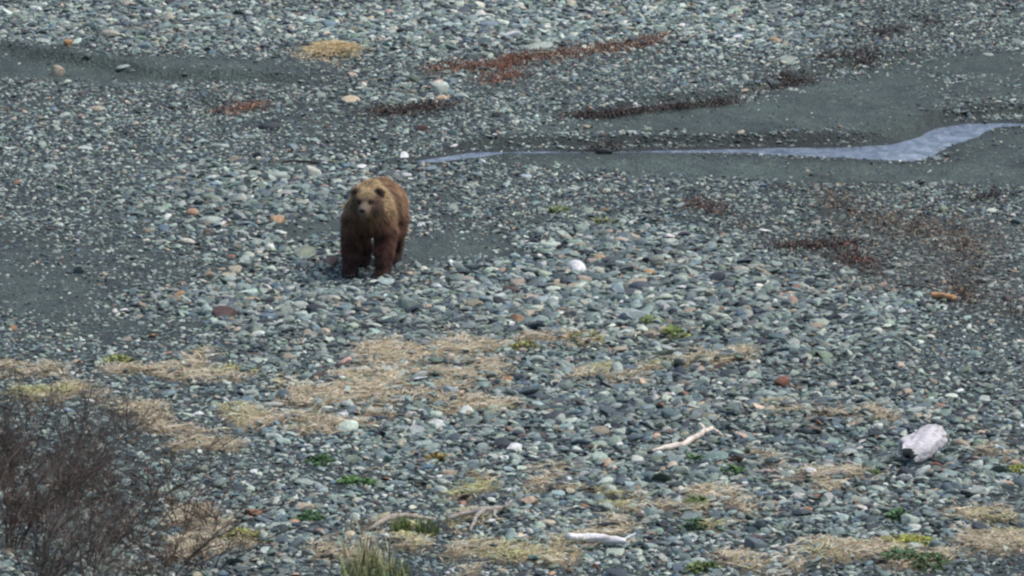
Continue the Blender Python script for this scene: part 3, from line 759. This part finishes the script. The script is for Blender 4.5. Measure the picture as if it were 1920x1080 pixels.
# the driftwood log: a short thick bleached trunk section, hollow at the broken end
def log():
    A = np.array(cast(1705, 873)); B = A + np.array((.40, .46, 0))
    base = (A + B) / 2
    root = bpy.data.objects.new('driftwood_log', None); col.objects.link(root); root.location = base
    tag(root, 'thick bleached grey driftwood log with a dark hollow broken end', 'driftwood')
    axis = (B - A); axis[2] = 0.0; Lg = np.linalg.norm(axis); axis /= Lg
    # seen foreshortened: real length follows the ground between both ends
    m, k = 26, 44
    t = np.linspace(0, 1, m)
    side = np.array([-axis[1], axis[0], 0])
    rad = np.interp(t, [0, .08, .3, .7, .93, 1], [.135, .17, .195, .185, .14, .065])
    g = Geo(); V = []
    for i in range(m):
        for j in range(k):
            th = 2 * math.pi * j / k
            rr = rad[i] * (1 + 0.13 * math.sin(2 * th + 4 * t[i] + .5) + 0.09 * math.sin(3 * th - 3 * t[i]) + 0.05 * math.sin(9 * th + 1.2 + 2 * t[i]) - 0.16 * max(0, math.sin(5 * th + 2.2 * math.sin(4 * t[i]))) ** 8 + 0.05 * math.sin(9 * t[i] + 2 * th) + rng.normal(0, .022))
            off = (t[i] - .5) * Lg
            if i == 0: off += 0.10 * math.sin(th + 2.4) + 0.04 * math.sin(3 * th) + rng.normal(0, .02)
            p = axis * off + side * rr * math.cos(th) * 1.05 + side * (.05 * math.sin(2.6 * t[i])) + np.array([0, 0, 1]) * (rr * math.sin(th) * .92 + .13 + .13 * t[i])
            V.append(p)
    V = np.array(V)
    i = np.arange(m - 1)[:, None] * k; j = np.arange(k)[None]; j2 = (j + 1) % k
    f = np.stack([i + j, i + j2, i + k + j2, i + k + j], -1).reshape(-1, 4)
    c = np.full((len(V), 3), 0.0); c[:] = (.60, .58, .60)
    g.add(V, f, c)
    end = V[-k:]; ctr = end.mean(0) + axis * .03
    g.add(np.concatenate([end, ctr[None]]), np.array([[q, (q + 1) % k, k] for q in range(k)]), (.5, .48, .48))
    link('trunk', g.mesh('log_trunk', M_WOOD, True), root)
    # hollow: an inner wall going in from the broken end, shade painted darker inward
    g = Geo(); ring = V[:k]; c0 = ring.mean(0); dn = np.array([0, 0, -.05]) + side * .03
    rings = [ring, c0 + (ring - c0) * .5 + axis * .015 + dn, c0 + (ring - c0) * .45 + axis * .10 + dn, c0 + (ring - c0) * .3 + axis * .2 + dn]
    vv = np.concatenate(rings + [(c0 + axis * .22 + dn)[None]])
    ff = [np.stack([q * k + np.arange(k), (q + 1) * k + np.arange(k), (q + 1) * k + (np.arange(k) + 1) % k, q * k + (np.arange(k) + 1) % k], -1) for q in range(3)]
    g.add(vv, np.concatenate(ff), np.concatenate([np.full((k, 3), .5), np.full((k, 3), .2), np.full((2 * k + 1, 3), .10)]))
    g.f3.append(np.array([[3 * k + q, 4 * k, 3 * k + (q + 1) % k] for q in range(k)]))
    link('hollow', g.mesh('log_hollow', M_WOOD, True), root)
log()

# ------------------------------------------------------------------ green plants
def plant(label, px, py, wpx, hpx, c, n=90, name='green_plant', cat='plant', grassy=False):
    s = px_per_m(px, py); w = wpx / s; h = hpx / s
    X, Y, Z = cast(px, py)
    g = Geo(); k = n
    a = rng.uniform(0, 6.283, k); rr = np.sqrt(rng.uniform(0, 1, k)) * w * .5
    x = rr * np.cos(a); y = rr * np.sin(a) * 1.1
    cc = np.array(c) * np.exp(rng.normal(0, .3, (k, 1))) * (1 + rng.normal(0, .08, (k, 3)))
    z = ground_z(X + x, Y + y) - Z
    if grassy:
        hd = rng.uniform(0, 6.283, k); L = h * rng.uniform(.45, 1.1, k)
        t = np.linspace(0, 1, 5); lean = rng.uniform(.1, .55, k) * L
        cx = x[:, None] + np.cos(hd)[:, None] * lean[:, None] * t[None] ** 2; cy = y[:, None] + np.sin(hd)[:, None] * lean[:, None] * t[None] ** 2
        cz = z[:, None] + L[:, None] * t[None] - .01
        wdt = rng.uniform(.006, .014, k)[:, None] * (1 - .85 * t[None]); fx = np.cos(hd + 1.2)[:, None]; fy = np.sin(hd + 1.2)[:, None]
        v = np.stack([np.stack([cx + fx * wdt, cy + fy * wdt, cz], -1), np.stack([cx - fx * wdt, cy - fy * wdt, cz], -1)], 2).reshape(k, -1, 3)
        q = np.array([[2 * i, 2 * i + 1, 2 * i + 3, 2 * i + 2] for i in range(4)])
        f = (np.arange(k)[:, None, None] * 10 + q[None]).reshape(-1, 4)
        g.add(v.reshape(-1, 3), f, np.repeat(cc, 10, 0))
    else:
        dome = h * (1 - (rr / (w * .5 + 1e-6)) ** 2) * rng.uniform(.15, 1, k)
        blades(g, x, y, z + dome, a + rng.normal(0, .8, k), rng.uniform(.04, .09, k), rng.uniform(.02, .045, k), rng.uniform(-.01, .035, k), cc, seg=2)
        for q in range(7):
            i = rng.integers(0, k)
            g.tube([(x[i] * .2, y[i] * .2, z[i] - .01), (x[i] * .7, y[i] * .7, z[i] + dome[i] * .6), (x[i], y[i], z[i] + dome[i])], (.006, .005, .003), 4, np.array(c) * .8)
    o = link(name, g.mesh(name, M_LEAF)); o.location = (X, Y, Z)
    tag(o, label, cat, 'green plants on the shingle'); return o
G1, G2, G3 = (.085, .15, .045), (.15, .19, .05), (.06, .13, .05)
plant('bright green leafy plant on the ridge above the straw', 1222, 608, 44, 16, (.16, .22, .05), 150)
plant('yellow-green leafy plant in front of the bright green one', 1268, 628, 50, 16, (.15, .21, .05), 150)
plant('olive-green plant in the straw beside the dome-shaped dark stone', 985, 655, 46, 20, (.24, .24, .07), 130)
plant('yellow-green tuft in the straw between dark stone and green plant', 1100, 632, 60, 12, (.24, .23, .08), 120)
plant('dark green low plant among grey stones near the shrubs', 602, 868, 50, 16, G3, 140)
plant('small fresh green plant on brown litter', 655, 906, 34, 12, (.10, .20, .06), 100)
plant('smaller fresh green plant beside its twin on brown litter', 688, 908, 26, 10, (.10, .19, .06), 80)
plant('dark green plant among stones above the dry grass clump', 582, 974, 50, 18, G3, 140)
plant('green plant on shingle by the bleached forked branch', 1375, 886, 40, 14, (.08, .17, .05), 120)
plant('tiny green plant under the bleached forked branch', 1303, 862, 26, 9, G3, 70)
plant('round dark green plant between stones and straw', 1684, 972, 50, 17, G3, 170)
plant('blue-green plant on shingle below the upright snag', 1297, 990, 48, 15, (.05, .11, .06), 140)
plant('light green plant near the straw below the forked branch', 1305, 943, 40, 12, (.16, .22, .07), 120)
plant('yellow moss cushion on the straw bank', 1705, 1020, 100, 12, (.26, .27, .05), 420)
plant('dark green plant below the yellow moss cushion', 1690, 1046, 70, 18, (.06, .12, .05), 200)
plant('spreading green plant at the edge of the straw bank', 1745, 1060, 70, 18, (.07, .12, .05), 200)
plant('green plant on shingle beside pale straw bank', 1320, 1068, 56, 16, (.13, .18, .05), 150)
plant('yellow-green moss strip on the far end of the straw bank', 1905, 884, 44, 10, (.22, .24, .05), 130)
plant('green plant beside the straw at the driftwood log', 1640, 892, 30, 12, (.09, .15, .05), 80)
plant('faint green moss on the shingle behind the peach oval stone', 1045, 396, 46, 7, (.17, .21, .09), 90)
plant('faint olive moss on shingle near the dark red seaweed', 1130, 417, 60, 7, (.19, .21, .10), 110)
plant('small yellow-green plant with an orange tinge', 818, 862, 30, 12, (.24, .19, .05), 80)
plant('green tuft on the straw beside the shrubs', 222, 678, 50, 9, (.22, .24, .07), 110)
plant('green tuft at the top of the dry grass clump', 455, 1005, 70, 12, (.25, .26, .09), 130)
plant('tall green grass clump with dry straw blades', 705, 1084, 130, 44, (.19, .21, .09), 300, 'grass_clump', 'grass', True)
plant('small green grass clump beside the arched root', 752, 1004, 34, 40, (.15, .20, .06), 130, 'grass_clump', 'grass', True)
plant('sparse green grass clump at the end of the arched root', 800, 1000, 44, 32, (.17, .20, .07), 110, 'grass_clump', 'grass', True)
plant('dry straw grass tuft with tall thin stalks', 690, 1046, 110, 52, (.52, .45, .29), 70, 'grass_clump', 'grass', True)
plant('thin dry stalks standing on dark shingle', 655, 1000, 50, 50, (.42, .37, .26), 18, 'grass_clump', 'grass', True)

# ------------------------------------------------------------------ bare shrubs
def shrub(label, px, py, height, spread, stems, twigs, c, lean=0.25):
    X, Y, Z = cast(px, py)
    root = bpy.data.objects.new('bare_shrub', None); col.objects.link(root); root.location = (X, Y, Z); root.empty_display_size = .1
    tag(root, label, 'shrub', 'bare shrubs at the foot of the slope')
    for sidx in range(stems):
        a = rng.uniform(0, 6.283); L = height * rng.uniform(.6, 1.08)
        out = 1.75 * spread * rng.uniform(.15, 1)
        b0 = np.array([.14 * math.cos(a) * rng.uniform(.2, 1), .14 * math.sin(a) * rng.uniform(.2, 1), -.02])
        tt = np.linspace(0, 1, 9)
        P = b0 + np.stack([(math.cos(a) * out + lean * L * .5) * tt ** 1.4, math.sin(a) * out * tt ** 1.3, L * (tt - .12 * tt ** 3)], -1)
        P[1:] += np.cumsum(rng.normal(0, .018, (8, 3)), 0)
        cs = np.array(c) * math.exp(rng.normal(0, .2))
        g = Geo(); g.tube(P, np.linspace(.0085, .0028, 9), 4, cs, cap=False)
        st = link('stem', g.mesh('shrub_stem', M_TWIG, True), root)
        g = Geo()
        for q in range(twigs):
            u = rng.uniform(.18, 1); i = u * 8; i0 = min(int(i), 7); p0 = P[i0] + (P[i0 + 1] - P[i0]) * (i - i0)
            d = rng.normal(0, 1, 3); d[2] = abs(d[2]) * .8 + .45; d[0] += .5; d /= np.linalg.norm(d)
            l = L * rng.uniform(.16, .42) * (1.1 - .5 * u)
            q3 = np.array([p0, p0 + d * l * .5 + rng.normal(0, .012, 3), p0 + d * l + np.array([0, 0, .06 * l]) + rng.normal(0, .02, 3)])
            r0 = rng.uniform(.0018, .0032)
            g.tube(q3, (r0, r0 * .8, r0 * .45), 3, cs * rng.uniform(.8, 1.3), cap=False)
            for w in range(2):
                pp = q3[1] + (q3[2] - q3[1]) * rng.uniform(0, .8); dd = d + rng.normal(0, .55, 3); dd /= np.linalg.norm(dd)
                ll = l * rng.uniform(.25, .55)
                g.tube([pp, pp + dd * ll * .5, pp + dd * ll + np.array([0, 0, .02])], (r0 * .7, r0 * .6, r0 * .35), 3, cs * rng.uniform(.8, 1.4), cap=False)
        tag(link('twig_spray', g.mesh('shrub_twigs', M_TWIG), st), kind='stuff')
    return root
DKB, RDB, GRB = (.070, .058, .049), (.098, .070, .056), (.115, .100, .084)
SH = [(30, 905, 1.35, .55, 16, 30, DKB, 'tall dense dark bare shrub on the straw by the sandy flat'), (120, 960, 1.45, .6, 16, 30, GRB, 'grey-brown bare shrub among the darker shrubs'),
      (20, 1030, 1.5, .6, 16, 30, RDB, 'dense reddish bare shrub deep in the thicket'), (170, 1065, 1.3, .6, 15, 28, RDB, 'reddish-brown bare shrub in front of the grey-brown one'),
      (255, 1020, 1.25, .6, 11, 24, DKB, 'dark bare shrub with arching stems over the shingle'), (300, 1110, 1.0, .55, 11, 24, RDB, 'low reddish bare shrub at the thicket edge'),
      (-50, 960, 1.5, .6, 14, 28, DKB, 'dark bare shrub partly beyond the straw flat'), (70, 1120, 1.5, .6, 16, 30, DKB, 'dark bare shrub low on the slope amid reddish ones'),
      (180, 1140, 1.2, .6, 14, 28, GRB, 'grey bare shrub at the foot of the thicket'), (60, 810, .85, .45, 8, 22, GRB, 'small sparse grey shrub on the straw bank'),
      (345, 985, .85, .4, 5, 12, DKB, 'sparse dark shrub with few thin stems on shingle'), (150, 850, .8, .45, 7, 20, DKB, 'small dark shrub behind the thicket'),
      (395, 1075, .8, .4, 5, 14, DKB, 'thin outlying shrub beside the dry grass clump'), (85, 1000, 1.3, .5, 14, 28, RDB, 'reddish twiggy shrub between two darker shrubs'),
      (215, 910, .7, .6, 9, 22, GRB, 'low spreading grey shrub over straw and stones'), (290, 940, .75, .6, 8, 20, DKB, 'low spreading dark shrub over dark stones'), (430, 985, .55, .4, 4, 12, DKB, 'tiny dark shrub with a few upright twigs by pale slabs'), (240, 800, .6, .5, 6, 16, GRB, 'wispy grey shrub behind the straw strip'),
      (400, 1010, .95, .5, 6, 16, RDB, 'wispy reddish shrub leaning over pale slabs'), (340, 900, .8, .55, 6, 16, DKB, 'wispy dark shrub leaning over the shingle'), (330, 1060, 1.0, .6, 9, 20, DKB, 'loose dark shrub by the dry grass at the thicket edge')]
for px, py, h, sp, st, tw, c, lab in SH: shrub(lab, px, py, h * .84, sp * 1.3, max(4, int(st * .78)), int(tw * 1.45), c)

# ------------------------------------------------------------------ brown bear
def bear():
    X0, Y0 = BEAR_AT
    X0, Y0, Z0 = cast(690, 521)
    # local frame: x to the viewer's right, y towards the tail, z up; origin between the front paws
    H = 0.0165
    lo = np.array([-.56, -.78, -.06]); hi = np.array([.56, 1.72, 1.36])
    nx, ny, nz = [int(q) for q in np.ceil((hi - lo) / H)]
    ax = [lo[i] + H * np.arange(q) for i, q in enumerate((nx, ny, nz))]
    PX, PY, PZ = np.meshgrid(*ax, indexing='ij')
    P = np.stack([PX, PY, PZ], -1)
    def ell(c, r, rx=0.0):
        q = P - np.array(c)
        if rx:
            cs, sn = math.cos(rx), math.sin(rx); y, z = q[..., 1] * cs + q[..., 2] * sn, -q[..., 1] * sn + q[..., 2] * cs
            q = np.stack([q[..., 0], y, z], -1)
        k0 = np.linalg.norm(q / np.array(r), axis=-1); k1 = np.linalg.norm(q / np.array(r) ** 2, axis=-1)
        return k0 * (k0 - 1) / (k1 + 1e-9)
    def cone(a, b, ra, rb):
        a = np.array(a, float); b = np.array(b, float); d = b - a
        t = np.clip(((P - a) @ d) / (d @ d), 0, 1)
        return np.linalg.norm(P - a - t[..., None] * d, axis=-1) - (ra + (rb - ra) * t)
    def smin(a, b, k):
        h = np.clip(.5 + .5 * (b - a) / k, 0, 1)
        return b + (a - b) * h - k * h * (1 - h)
    D = ell((0, .70, .80), (.315, .60, .305))                     # barrel
    D = smin(D, ell((0, 1.12, .79), (.295, .38, .285)), .12)       # rump
    D = smin(D, ell((0, .16, .82), (.275, .34, .29)), .12)        # chest and shoulders
    D = smin(D, ell((0, .34, .99), (.155, .30, .20)), .14)       # shoulder hump
    D = smin(D, cone((0, .12, .96), (.02, -.16, .98), .19, .165), .10)   # neck
    D = smin(D, cone((.01, -.05, .82), (.02, -.22, .92), .16, .13), .08)   # throat
    # front legs
    for sx_, xf, yf in ((-1, -.228, .02), (1, .205, -.06)):
        D = smin(D, ell((sx_ * .215, .12, .70), (.115, .21, .25)), .08)
        D = smin(D, cone((sx_ * .225, .13, .56), (xf, yf + .07, .33), .122, .102), .06)
        D = smin(D, cone((xf, yf + .07, .33), (xf, yf + .02, .12), .102, .088), .05)
        D = smin(D, ell((xf - .01, yf - .05, .055), (.092, .14, .062)), .05)
    # hind legs: knee forward and high, hock low and behind
    for sx_, kn, hk, ft in ((-1, (-.215, .80, .47), (-.19, 1.00, .22), (-.185, .80, .05)), (1, (.215, .98, .46), (.19, 1.24, .23), (.18, 1.06, .05))):
        D = smin(D, ell((sx_ * .185, 1.08, .68), (.14, .27, .28)), .08)
        D = smin(D, cone((sx_ * .205, 1.02, .60), kn, .165, .115), .06)
        D = smin(D, cone(kn, hk, .108, .072), .05)
        D = smin(D, cone(hk, (ft[0], ft[1] + .14, .07), .08, .07), .04)
        D = smin(D, ell((ft[0], ft[1], .05), (.088, .17, .058)), .04)
    D = smin(D, cone((0, 1.48, .86), (0, 1.56, .74), .055, .04), .05)      # tail
    # head
    hx = .03
    Hd = ell((hx, -.29, 1.035), (.165, .19, .14))
    for s_ in (-1, 1):
        Hd = smin(Hd, ell((hx + s_ * .115, -.235, .965), (.10, .14, .125)), .06)     # cheek ruff
        Hd = smin(Hd, ell((hx + s_ * .06, -.40, 1.075), (.055, .06, .035)), .04)     # brow
    Hd = smin(Hd, cone((hx, -.40, .985), (hx - .005, -.585, .955), .095, .066), .05)  # muzzle
    Hd = smin(Hd, cone((hx, -.36, .915), (hx - .005, -.535, .895), .085, .044), .035) # lower jaw
    for s_ in (-1, 1):                                                              # eye sockets
        e = ell((hx + s_ * .072, -.462, 1.045), (.026, .03, .02)); Hd = np.maximum(Hd, -e + 0.0) if False else smin(Hd, 9.0 + 0 * e, .001)
        Hd = -smin(-Hd, e, .03)
    D = smin(D, Hd, .075)
    for s_ in (-1, 1):
        E = ell((hx + s_ * .152, -.235, 1.135), (.060, .036, .068))
        E = -smin(-E, ell((hx + s_ * .155, -.285, 1.140), (.036, .032, .042)), .012)
        D = smin(D, E, .028)
    # ---- surface nets
    ins = D < 0
    c = ins[:-1, :-1, :-1].astype(np.int8)
    cnt = np.zeros(c.shape, np.int8)
    for a in (0, 1):
        for b in (0, 1):
            for d in (0, 1): cnt += ins[a:nx - 1 + a, b:ny - 1 + b, d:nz - 1 + d]
    cell = (cnt > 0) & (cnt < 8)
    ids = -np.ones(cell.shape, int); ids[cell] = np.arange(cell.sum())
    ii = np.argwhere(cell)
    acc = np.zeros((len(ii), 3)); wsum = np.zeros(len(ii))
    corners = [(a, b, d) for a in (0, 1) for b in (0, 1) for d in (0, 1)]
    for p in corners:
        for k in range(3):
            if p[k]: continue
            q = list(p); q[k] = 1
            d0 = D[ii[:, 0] + p[0], ii[:, 1] + p[1], ii[:, 2] + p[2]]; d1 = D[ii[:, 0] + q[0], ii[:, 1] + q[1], ii[:, 2] + q[2]]
            m = (d0 < 0) != (d1 < 0); t = np.where(m, d0 / np.where(m, d0 - d1, 1), 0)
            pt = np.tile(np.array(p, float), (len(ii), 1)); pt[:, k] = t
            acc += np.where(m[:, None], pt, 0); wsum += m
    V = lo + H * (ii + acc / wsum[:, None])
    F = []
    for k in range(3):
        o1, o2 = [(1, 2), (2, 0), (0, 1)][k]
        sl0 = [slice(None)] * 3; sl1 = [slice(None)] * 3; sl0[k] = slice(0, -1); sl1[k] = slice(1, None)
        a_, b_ = ins[tuple(sl0)], ins[tuple(sl1)]
        e = np.argwhere(a_ != b_)
        e = e[(e[:, o1] > 0) & (e[:, o2] > 0) & (e[:, o1] < cell.shape[o1]) & (e[:, o2] < cell.shape[o2])]
        flip = b_[tuple(e.T)]
        def at(d1, d2):
            q = e.copy(); q[:, o1] += d1; q[:, o2] += d2; return ids[tuple(q.T)]
        quad = np.stack([at(-1, -1), at(0, -1), at(0, 0), at(-1, 0)], -1)
        quad[flip] = quad[flip][:, ::-1]
        F.append(quad)
    F = np.concatenate(F); F = F[(F >= 0).all(1)]
    V[:, 2] = np.maximum(V[:, 2], -.015)
    # ---- coat colour
    def coat(p):
        x, y, z = p[:, 0], p[:, 1], p[:, 2]
        base = np.tile(np.array((.142, .083, .050)), (len(p), 1))
        def mixin(colr, w): 
            base[:] = base * (1 - w[:, None]) + np.array(colr) * w[:, None]
        mixin((.185, .113, .064), sstep(.35, .9, y) * sstep(.62, .95, z))                        # rusty back and rump
        mixin((.31, .225, .125), sstep(.78, 1.05, z) * (1 - sstep(.25, .6, y)) * sstep(-.42, -.2, y))   # golden hump and neck
        mixin((.25, .175, .092), np.exp(-(((x - .27) / .12) ** 2 + ((y - .15) / .2) ** 2 + ((z - .88) / .18) ** 2)))   # golden shoulder on the lit flank only, sunlight painted into the coat
        mixin((.082, .040, .030), (1 - sstep(.50, .86, z)) * (1 - .5 * sstep(.4, .8, y)))          # dark chest, legs
        mixin((.040, .023, .020), 1 - sstep(.08, .40, z))
        mixin((.018, .014, .014), 1 - sstep(.03, .11, z))
        face = sstep(-.20, -.34, y) * sstep(.84, .92, z)
        mixin((.105, .072, .048), face)
        mixin((.26, .195, .108), sstep(-.14, -.25, y) * sstep(1.08, 1.15, z) * (np.abs(x - .03) < .12))   # crown
        mixin((.165, .128, .092), sstep(-.44, -.52, y) * sstep(.84, .9, z))                       # pale muzzle
        side = np.exp(-(((np.abs(x - .03) - .16) / .06) ** 2 + ((z - .99) / .12) ** 2)) * sstep(-.05, -.2, y)
        mixin((.13, .085, .058), side * .7)
        ear = np.exp(-(((np.abs(x - .03) - .152) / .05) ** 2 + ((z - 1.15) / .05) ** 2 + ((y + .24) / .06) ** 2))
        mixin((.055, .038, .032), np.clip(ear * 1.3, 0, 1))
        return base * 1.12
    root = bpy.data.objects.new('bear', None); col.objects.link(root)
    root.location = (X0, Y0, Z0 + .012); root.rotation_euler = (0, 0, R(-7.5)); root.empty_display_size = .2
    tag(root, 'large brown bear walking over the shingle with its head raised', 'bear')
    me = np_mesh('bear_body', V, F, True, coat(V) * .8, [M_SKIN])
    body = link('body', me, root)
    # ---- fur
    me.calc_loop_triangles()
    nt_ = len(me.loop_triangles); tri = np.empty(nt_ * 3, np.int32); me.loop_triangles.foreach_get('vertices', tri); tri = tri.reshape(-1, 3)
    nr = np.empty(len(V) * 3, np.float32); me.vertices.foreach_get('normal', nr); nr = nr.reshape(-1, 3)
    A, B, C = V[tri[:, 0]], V[tri[:, 1]], V[tri[:, 2]]
    area = np.linalg.norm(np.cross(B - A, C - A), axis=1)
    m = 70000
    pick = rng.choice(nt_, m, p=area / area.sum())
    u = rng.uniform(0, 1, (m, 2)); fl = u.sum(1) > 1; u[fl] = 1 - u[fl]
    p = A[pick] + (B[pick] - A[pick]) * u[:, :1] + (C[pick] - A[pick]) * u[:, 1:]
    nn = nr[tri[pick, 0]]; nn = nn / (np.linalg.norm(nn, axis=1)[:, None] + 1e-9)
    k = (p[:, 2] > .03) & ~((p[:, 1] < -.60) & (p[:, 2] > .9))
    p, nn = p[k], nn[k]; m = len(p)
    x, y, z = p.T
    flow = np.stack([np.sign(x) * .25, np.full(m, .55), np.full(m, -.75)], -1)
    hd = sstep(-.1, -.3, y) * sstep(.8, .9, z)
    flow = flow * (1 - hd[:, None]) + hd[:, None] * np.stack([np.sign(x - .03) * .5, np.full(m, .7), np.where(z > 1.02, .25, -.5)], -1)
    flow -= nn * (flow * nn).sum(1)[:, None]
    ln = .070 * (1 - .66 * hd) * (1 - .72 * sstep(-.36, -.5, y) * sstep(.8, .9, z)) * (.55 + .45 * sstep(.05, .5, z)) * rng.uniform(.6, 1.35, m)
    d = flow * .85 + nn * .55 + rng.normal(0, .14, (m, 3)) + .6 * (1 - .6 * hd)[:, None] * np.stack([vnoise(x * 17 + 9 * q, z * 13 + y * 11 + 5 * q, 3 + q) - .5 for q in range(3)], -1); d /= np.linalg.norm(d, axis=1)[:, None]
    d2 = d + flow * .5 + np.array([0, 0, -.25]); d2 /= np.linalg.norm(d2, axis=1)[:, None]
    w = np.cross(d, nn); w /= np.linalg.norm(w, axis=1)[:, None] + 1e-9
    hw = rng.uniform(.0022, .0045, (m, 1))
    p0 = p - nn * .004; p1 = p0 + d * ln[:, None] * .55; p2 = p1 + d2 * ln[:, None] * .5
    v = np.stack([p0 + w * hw, p0 - w * hw, p1 + w * hw * .8, p1 - w * hw * .8, p2], 1).reshape(-1, 3)
    b = np.arange(m)[:, None] * 5
    f4 = b + np.array([0, 1, 3, 2]); f3 = b + np.array([2, 3, 4])
    cc = coat(p) * np.exp(rng.normal(0, .34, (m, 1)))
    clump = vnoise(x * 22 + 50, (y + z) * 14 + 50, 7); cc = cc * (.55 + .9 * clump)[:, None]
    tip = np.repeat(cc, 5, 0); tip[4::5] *= 1.25
    fm = np_mesh('bear_fur', v, [f3, f4], False, tip, [M_FUR])
    fur = link('fur', fm, body); tag(fur, None, None, None, 'stuff')
    # ---- eyes, nose, claws
    def small(name, c, r, colr, parent=body, rot=0):
        bm = bmesh.new(); bmesh.ops.create_icosphere(bm, subdivisions=3, radius=1.0)
        vv = np.array([q.co[:] for q in bm.verts]) ; ff = np.array([[q.index for q in fc.verts] for fc in bm.faces]); bm.free()
        if name == 'nose': vv[:, 0] *= 1 - .3 * np.clip(-vv[:, 2], 0, 1); vv[:, 2] = np.where(vv[:, 2] > 0, vv[:, 2] * .8, vv[:, 2])
        mm = np_mesh(name, vv * np.array(r), ff, True, np.tile(colr, (len(vv), 1)), [M_DARK]); o = link(name, mm, parent); o.location = c; return o
    for s_ in (-1, 1): small('eye', (.03 + s_ * .070, -.452, 1.043), (.0165, .0165, .0165), (.012, .009, .008))
    small('nose', (.025, -.642, .975), (.046, .028, .034), (.015, .014, .015))
    small('mouth', (.025, -.583, .906), (.040, .022, .011), (.03, .018, .018))
    for xf, yf in ((-.238, .02), (.195, -.06)):
        for q in range(5):
            g = Geo(); xx = xf + (q - 2) * .038; yy = yf - .175 + .012 * (q - 2) ** 2
            g.tube([(xx, yy, .05), (xx, yy - .03, .045), (xx, yy - .055, .015)], (.011, .009, .002), 5, (.07, .055, .045))
            link('claw', g.mesh('claw', M_DARK, True), body)
bear()
